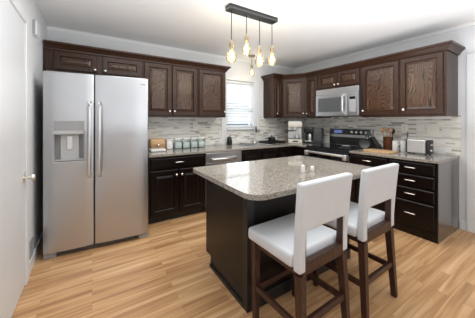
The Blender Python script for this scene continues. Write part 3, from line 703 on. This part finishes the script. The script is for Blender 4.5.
# ------------------------------------------------------------------ wall plates, vent, chime
def plate(name, label, cat, loc, rz, w_, h_, kind):
    t = thing(name, label, cat, loc, rz)
    MB().box(-w_ / 2, w_ / 2, -0.006, -0.0005, 0, h_, 0.002).build('cover_plate', 'plate', t)
    if kind == 'outlet':
        for z in (h_ * 0.3, h_ * 0.7):
            r_ = MB().box(-0.016, 0.016, -0.0085, -0.0055, z - 0.014, z + 0.014, 0.002).build('receptacle', 'plate', t)
            MB().box(-0.008, -0.005, -0.0092, -0.0084, z - 0.006, z + 0.006).box(0.005, 0.008, -0.0092, -0.0084, z - 0.006, z + 0.006).build('slot', 'black', r_)
    else:
        for x in ((-0.026, 0.026) if kind == 'double' else (0,)):
            MB().box(x - 0.011, x + 0.011, -0.0095, -0.0055, h_ / 2 - 0.025, h_ / 2 + 0.025, 0.002).build('rocker', 'plate', t)
    return t
plate('wall_outlet', 'white wall outlet on the mosaic tile above the glass jars', 'outlet', (1.44, YW - T, 1.14), 0, 0.075, 0.12, 'outlet')
plate('wall_outlet', 'white wall outlet on the mosaic tile behind the toaster', 'outlet', (XW - T, 1.49, 1.13), R(-90), 0.075, 0.12, 'outlet')
plate('light_switch', 'white double switch plate on the mosaic tile right of the toaster', 'light switch', (XW - T, 1.165, 1.13), R(-90), 0.125, 0.125, 'double')
t = thing('door_chime', 'small white plastic box high on the left wall above the door casing', 'wall box', (XL, 2.82, 2.09), R(90))
MB().box(-0.06, 0.06, -0.03, -0.0005, 0, 0.13, 0.006).build('housing', 'trim', t)
MB().box(-0.066, -0.0605, -0.02, -0.0005, 0.004, 0.126).build('side_slot', 'mgrey', t)
t = thing('wall_vent', 'small grey louvred vent low on the left wall beside the door', 'vent', (XL, 2.68, 0.105), R(90))
MB().cells([-0.06, -0.052, 0.052, 0.06], [-0.010, -0.0005], [0.0, 0.008, 0.142, 0.15], lambda i, j, k: not (i == 1 and k == 1)).build('frame', 'mgrey', t)
m = MB().box(-0.051, 0.051, -0.004, -0.0005, 0.009, 0.141)
for k in range(9): m.box(-0.051, 0.051, -0.009, -0.003, 0.015 + k * 0.014, 0.020 + k * 0.014)
m.build('louvres', 'mgrey', t)

# ------------------------------------------------------------------ things on the counters
Z = CT + 0.001
# left stretch of the back counter
t = thing('bread_box', 'small wooden bread box by the refrigerator on the counter', 'bread box', (0.80, 3.47, Z))
MB().box(-0.11, 0.11, -0.075, 0.085, 0.0, 0.16, 0.03, 4).build('box', 'maple', t, smooth=50)
MB().box(-0.10, 0.10, -0.082, -0.074, 0.03, 0.085, 0.003).build('lid', 'spoon', t)
knob(t, 0, 0.075, -0.082)
t = thing('white_canister', 'square white lidded canister between the bread box and the glass jars', 'canister', (0.975, 3.46, Z))
MB().box(-0.045, 0.045, -0.045, 0.045, 0, 0.125, 0.01, 3).build('body', 'white', t, smooth=50)
l_ = MB().box(-0.047, 0.047, -0.047, 0.047, 0.126, 0.145, 0.006, 3).build('lid', 'white', t, smooth=50)
o = MB().box(0.66, 0.86, 3.20, 3.36, Z, Z + 0.035, 0.012, 3).build('folded_towel', 'white', smooth=60)
tag(o, 'folded white towel lying on the counter in front of the bread box', 'towel')
jl = ['glass jar of pale dry goods at the left end of the row of four', 'glass jar second from the left in the row of four',
      'glass jar third from the left in the row of four', 'glass jar at the right end of the row, nearest the window']
t0 = thing('glass_jar', jl[0], 'jar', (1.095, 3.43, Z), 0, 'glass jars on the back counter')
MB().prism(rrect(-0.058, 0.058, -0.05, 0.05, (0.012,) * 4, 4), 0, 0.135, 0.004).build('jar', 'jarg', t0, smooth=40)
MB().prism(rrect(-0.052, 0.052, -0.044, 0.044, (0.01,) * 4, 4), 0.006, 0.092, 0.003).build('contents', 'flour', t0, smooth=40)
l_ = MB().prism(rrect(-0.054, 0.054, -0.046, 0.046, (0.012,) * 4, 4), 0.136, 0.158, 0.004).build('lid', 'white', t0, smooth=40)
for i in range(1, 4):
    c = copy_tree(t0); c.location = (1.095 + 0.126 * i, 3.43, Z); c['label'] = jl[i]
# by the window
t = thing('soap_dispenser', 'rounded black soap dispenser below the window left of the sink', 'soap dispenser', (2.045, 3.50, Z))
MB().lathe([(0, 0), (0.04, 0), (0.045, 0.006), (0.046, 0.07), (0.042, 0.11), (0.03, 0.135), (0.012, 0.146), (0, 0.147)], (0, 0, 0), 24).build('bottle', 'bplas', t, smooth=50)
MB().tube([(0, 0, 0.147), (0, 0, 0.158), (0, -0.03, 0.160)], 0.006, 8).build('pump', 'bplas', t, smooth=50)
t = thing('sink_faucet', 'tall gooseneck faucet rising behind the kitchen sink', 'faucet', (2.60, 3.50, Z)); t.scale = (1.0, 1.0, 1.08)
MB().lathe([(0.028, 0), (0.028, 0.008), (0.018, 0.02), (0.016, 0.06)], (0, 0, 0), 18).build('base', 'steelh', t, smooth=40)
pts = [(0, 0, 0.05), (0, 0, 0.24)] + [(-0.05 * (1 - math.cos(R(a))), -0.085 * (1 - math.cos(R(a))), 0.30 + 0.10 * math.sin(R(a)) - 0.01) for a in range(0, 181, 20)]
MB().tube(pts, 0.011, 12).build('spout', 'steelh', t, smooth=60)
MB().tube([(-0.10, -0.17, 0.292), (-0.10, -0.17, 0.19)], [0.014, 0.018], 12).build('spray_head', 'dgrey', t, smooth=50)
MB().tube([(0.016, 0, 0.045), (0.05, -0.005, 0.06), (0.075, -0.01, 0.085)], 0.006, 8).build('lever', 'steelh', t, smooth=50)
o = MB().lathe([(0, 0), (0.05, 0), (0.075, 0.018), (0.072, 0.02), (0.048, 0.005), (0, 0.005)], (2.36, 3.505, Z), 28).build('soap_dish', 'lgrey', smooth=40)
tag(o, 'shallow pale grey dish on the counter behind the sink', 'dish')
# drying tray and pot
o = MB()
o.cells([2.70, 2.71, 3.10, 3.11], [3.21, 3.22, 3.50, 3.51], [Z, Z + 0.006, Z + 0.035], lambda i, j, k: not (i == 1 and j == 1 and k == 1))
o = o.build('drying_tray', 'bplas', bevel=0.004); tag(o, 'flat black tray on the counter between sink and espresso machine', 'tray')
t = thing('black_pot', 'small black lidded pot standing on the black tray', 'pot', (2.93, 3.40, Z + 0.0075))
MB().lathe([(0, 0), (0.065, 0), (0.07, 0.01), (0.07, 0.085), (0, 0.085)], (0, 0, 0), 24).build('pot_body', 'bplas', t, smooth=40)
l_ = MB().lathe([(0.072, 0.0855), (0.07, 0.093), (0.03, 0.105), (0.008, 0.108), (0.008, 0.118), (0.016, 0.128), (0, 0.135)], (0, 0, 0), 24).build('lid', 'bplas', t, smooth=40)
MB().tube([(-0.07, 0, 0.07), (-0.13, -0.015, 0.08), (-0.19, -0.03, 0.083)], 0.008, 8).build('handle', 'bplas', t, smooth=40)
# espresso machine
t = thing('espresso_machine', 'cream and steel espresso machine in the counter corner', 'coffee machine', (3.275, 3.13, Z), R(-42))
MB().box(-0.125, 0.125, -0.12, 0.13, 0.0, 0.075, 0.01, 3).build('base', 'cream', t, smooth=50)
MB().box(-0.125, 0.125, 0.02, 0.13, 0.0755, 0.30, 0.006).build('column', 'cream', t)
MB().box(-0.128, 0.128, -0.11, 0.13, 0.301, 0.395, 0.014, 3).build('head', 'cream', t, smooth=50)
MB().box(-0.12, 0.12, -0.02, 0.12, 0.396, 0.41, 0.003).build('cup_tray', 'steelh', t)
MB().lathe([(0.035, 0), (0.035, 0.045)], (-0.01, -0.045, 0.255), 20).build('group_head', 'steelh', t, smooth=40)
pf = MB().lathe([(0.028, 0), (0.035, 0.01), (0.035, 0.03)], (-0.01, -0.045, 0.222), 20).build('portafilter', 'steelh', t, smooth=40)
MB().tube([(-0.04, -0.06, 0.235), (-0.13, -0.11, 0.23), (-0.16, -0.13, 0.225)], [0.009, 0.013, 0.012], 10).build('handle', 'bplas', pf, smooth=50)
MB().tube([(0.085, -0.05, 0.30), (0.09, -0.075, 0.24), (0.09, -0.085, 0.13)], 0.006, 8).build('steam_wand', 'steelh', t, smooth=50)
MB().box(-0.11, 0.11, -0.118, 0.0, 0.0755, 0.082, 0.002).build('drip_tray', 'bplas', t)
MB().box(-0.05, 0.05, -0.1225, -0.119, 0.025, 0.05, 0.001).build('nameplate', 'bplas', t)
for x in (-0.07, -0.03, 0.06): MB().lathe([(0.012, 0), (0.012, 0.01), (0, 0.01)], (x, -0.11, 0.35), 12, Matrix.Rotation(R(90), 4, 'X')).build('button', 'steelh', t)
MB().box(-0.122, 0.122, 0.006, 0.0195, 0.09, 0.295, 0.002).build('front_plate', 'steelh', t)
t = thing('steel_pitcher', 'small steel milk pitcher on the espresso machine drip tray', 'pitcher', (0, 0, 0))
t.location = (3.275 - 0.03, 3.13 - 0.075, Z + 0.084)
MB().lathe([(0, 0), (0.036, 0), (0.04, 0.02), (0.033, 0.06), (0.034, 0.085), (0.031, 0.085), (0.03, 0.06), (0.036, 0.02), (0, 0.004)], (0, 0, 0), 20).build('body', 'steelh', t, smooth=50)
MB().tube([(0.03, 0.012, 0.075), (0.055, 0.022, 0.07), (0.058, 0.024, 0.035), (0.036, 0.014, 0.02)], 0.004, 8).build('handle', 'steelh', t, smooth=50)
# drip coffee maker beside the range
t = thing('coffee_maker', 'black coffee maker standing between espresso machine and range', 'coffee maker', (3.525, 2.90, Z), R(-62))
MB().box(-0.165, 0.165, -0.12, 0.12, 0.0, 0.035, 0.008, 3).build('base', 'bplas', t, smooth=50)
MB().box(0.02, 0.165, -0.10, 0.12, 0.0355, 0.285, 0.014, 3).build('water_tank', 'dgrey', t, smooth=50)
MB().box(-0.15, 0.019, 0.03, 0.12, 0.0355, 0.285, 0.010, 3).build('tower', 'bplas', t, smooth=50)
MB().box(-0.155, 0.019, -0.11, 0.029, 0.195, 0.295, 0.016, 3).build('brew_head', 'bplas', t, smooth=50)
MB().box(-0.12, -0.02, -0.115, -0.1105, 0.22, 0.27, 0.002).build('display', 'bglass', t)
MB().box(-0.14, 0.0, -0.11, 0.02, 0.036, 0.044, 0.003).build('drip_tray', 'steelh', t)
t = thing('steel_mug', 'steel travel mug standing under the coffee maker head', 'mug', (3.525 - 0.055, 2.90 + 0.037, Z + 0.0455))
MB().lathe([(0, 0), (0.034, 0), (0.038, 0.03), (0.039, 0.11), (0.033, 0.125), (0, 0.126)], (0, 0, 0), 20).build('mug_body', 'steelh', t, smooth=40)
MB().lathe([(0.034, 0.1265), (0.034, 0.135), (0, 0.137)], (0, 0, 0), 20).build('lid', 'bplas', t, smooth=40)
# right counter: knife block with knives, trivet, crock and utensils, board, mugs, toaster
kb = thing('knife_block', 'slanted black knife block beside the range', 'knife block', (3.545, 1.797, Z), R(-90))
# profile in local xz, handles lean towards the range (local -x)
m = MB(); prof = [(-0.09, 0.0), (0.095, 0.0), (0.075, 0.035), (-0.03, 0.185), (-0.105, 0.135), (-0.07, 0.04)]
a = [m.bm.verts.new((x, -0.05, z)) for x, z in prof]; b = [m.bm.verts.new((x, 0.05, z)) for x, z in prof]
m.bm.faces.new(a); m.bm.faces.new(b[::-1])
for i in range(len(prof)):
    j = (i + 1) % len(prof); m.bm.faces.new((a[i], b[i], b[j], a[j]))
m.build('block', 'bplas', kb, bevel=0.004)
p0, p1 = Vector((-0.105, 0, 0.135)), Vector((-0.03, 0, 0.185)); nrm = Vector((-0.05, 0, 0.075)).normalized()
kl = ['black-handled knife at the front of the black knife block', 'black-handled knife at the rear of the black knife block',
      'black-handled knife low in the middle of the knife block', 'black-handled knife high at the front of the knife block', 'black-handled knife high at the rear of the knife block']
kpos = [(0.25, -0.03, 0.075), (0.25, 0.03, 0.075), (0.5, 0.0, 0.09), (0.78, -0.028, 0.10), (0.78, 0.028, 0.10)]
rotb = Matrix.Rotation(R(-90), 3, 'Z')
for lab, (f, y, hl) in zip(kl, kpos):
    q = p0.lerp(p1, f) + Vector((0, y, 0)) + nrm * 0.002
    kt = thing('kitchen_knife', lab, 'knife', tuple(Vector(kb.location) + rotb @ q), R(-90), 'knives in the knife block')
    MB().tube([nrm * 0.0, nrm * 0.014], 0.0085, 8).build('bolster', 'steelh', kt)
    MB().tube([nrm * 0.0145, nrm * (hl * 0.5), nrm * hl], [0.009, 0.0105, 0.0095], 8).build('handle', 'dgrey', kt, smooth=50)
o = MB().lathe([(0, 0), (0.072, 0), (0.076, 0.004), (0.076, 0.010), (0.070, 0.014), (0.062, 0.010), (0, 0.010)], (0, 0, 0), 32)
o = o.build('round_trivet', 'bplas', smooth=40); o.location = (3.40, 1.865, Z + 0.0785)
o.rotation_euler = (R(0), R(-78), R(22)); tag(o, 'round black trivet stood on edge against the knife block', 'trivet')
uc = thing('utensil_crock', 'copper-brown utensil crock between the knife block and the white mugs', 'crock', (3.60, 1.638, Z))
MB().lathe([(0, 0), (0.056, 0), (0.06, 0.006), (0.064, 0.190), (0.058, 0.192), (0.054, 0.012), (0, 0.010)], (0, 0, 0), 28).build('crock', 'copper', uc, smooth=40)
ul = [('wooden_spoon', 'wooden spoon leaning left in the copper-brown crock', -0.028, 0.03, 0.115, 'spoon'), ('wooden_spatula', 'flat wooden spatula leaning right in the copper-brown crock', -0.026, -0.03, 0.10, 'spoon'),
      ('wooden_spoon', 'pale wooden spoon, tallest utensil at the back of the copper-brown crock', 0.026, 0.026, 0.125, 'maple'), ('ladle', 'black ladle handle at the back right of the copper-brown crock', 0.026, -0.026, 0.09, 'bplas')]
for nm, lab, ax, ay, up, mt in ul:
    ut = thing(nm, lab, 'utensil', (3.60, 1.638, Z + 0.014), 0, 'utensils in the crock')
    top = Vector((ax * 1.9, ay * 1.9, 0.19 + up)); bot = Vector((ax * 0.75, ay * 0.75, 0.004))
    MB().tube([bot, bot.lerp(top, 0.8)], 0.005, 8).build('handle', mt, ut, smooth=50)
    m = MB(); c_ = bot.lerp(top, 0.88); dv = (top - bot).normalized()
    m.tube([c_ - dv * 0.035, c_ - dv * 0.02, c_ + dv * 0.01, c_ + dv * 0.03, c_ + dv * 0.04], [0.006, 0.017, 0.022, 0.017, 0.004], 12)
    m.build('bowl' if nm != 'wooden_spatula' else 'blade', mt, ut, smooth=60)
cbd = MB().prism(rrect(3.19, 3.44, 1.42, 1.80, (0.05,) * 4, 6), Z, Z + 0.018, 0.004).build('cutting_board', 'maple', smooth=40)
tag(cbd, 'pale wooden cutting board lying flat in front of the utensil crock', 'cutting board')
t0 = thing('white_mug', 'white mug beside the copper-brown crock', 'mug', (3.585, 1.535, Z), 0, 'white mugs')
MB().lathe([(0, 0), (0.036, 0), (0.040, 0.006), (0.041, 0.14), (0.037, 0.141), (0.036, 0.012), (0, 0.008)], (0, 0, 0), 24).build('cup', 'white', t0, smooth=40)
MB().tube([(-0.03, -0.026, 0.095), (-0.05, -0.042, 0.092), (-0.058, -0.048, 0.06), (-0.048, -0.04, 0.028), (-0.03, -0.026, 0.025)], 0.006, 8).build('handle', 'white', t0, smooth=60)
c = copy_tree(t0); c.location = (3.62, 1.452, Z); c.rotation_euler = (0, 0, R(-75)); c['label'] = 'white mug right next to the toaster'
t = thing('toaster', 'two-slot stainless toaster with black ends on the right counter', 'toaster', (3.52, 1.235, Z), R(-97)); t.scale = (1.0, 1.0, 1.14)
m = MB().cells(lin(-0.115, 0.095, 6), [-0.07, -0.045, -0.018, 0.018, 0.045, 0.07], [0.012, 0.13, 0.162], lambda i, j, k: not (j in (1, 3) and k == 1 and 1 <= i <= 4))
m.build('body', 'satin', t, bevel=0.012, smooth=40)
e_ = MB().box(0.0955, 0.120, -0.07, 0.07, 0.010, 0.160, 0.012, 3).build('end_cap', 'bplas', t, smooth=50)
MB().box(0.1205, 0.135, -0.02, 0.02, 0.10, 0.115, 0.004).build('lever', 'steelh', e_)
MB().lathe([(0.014, 0), (0.012, 0.012), (0, 0.012)], (0.1205, 0.0, 0.045), 14, Matrix.Rotation(R(90), 4, 'Y')).build('dial', 'steelh', e_, smooth=40)
MB().box(-0.13, -0.1155, -0.065, 0.065, 0.010, 0.155, 0.006).build('end_cap', 'bplas', t)
for x in (-0.09, 0.09):
    for y in (-0.05, 0.05): MB().lathe([(0.010, 0), (0.010, 0.0105)], (x, y, 0), 10).build('foot', 'bplas', t)
MB().tube([(-0.13, 0.03, 0.03), (-0.17, 0.08, 0.01), (-0.22, 0.13, 0.03), (-0.235, 0.165, 0.14), (-0.236, 0.185, 0.24)], 0.004, 8).build('power_cord', 'cord', t, smooth=60)
# two small white shakers on the island
t0 = thing('salt_shaker', 'small white shaker on the island behind the left stool', 'shaker', (1.475, 1.32, IZ + 0.001), 0, 'white shakers on the island')
MB().lathe([(0, 0), (0.016, 0), (0.018, 0.004), (0.015, 0.045), (0, 0.045)], (0, 0, 0), 16).build('body', 'white', t0, smooth=40)
MB().lathe([(0.0155, 0.0455), (0.014, 0.058), (0.006, 0.064), (0, 0.064)], (0, 0, 0), 16).build('cap', 'white', t0, smooth=40)
c = copy_tree(t0); c.location = (1.58, 1.31, IZ + 0.001); c.scale = (1, 1, 0.7); c['label'] = 'shorter white shaker on the island, right of the taller shaker'; c.name = 'pepper_shaker'
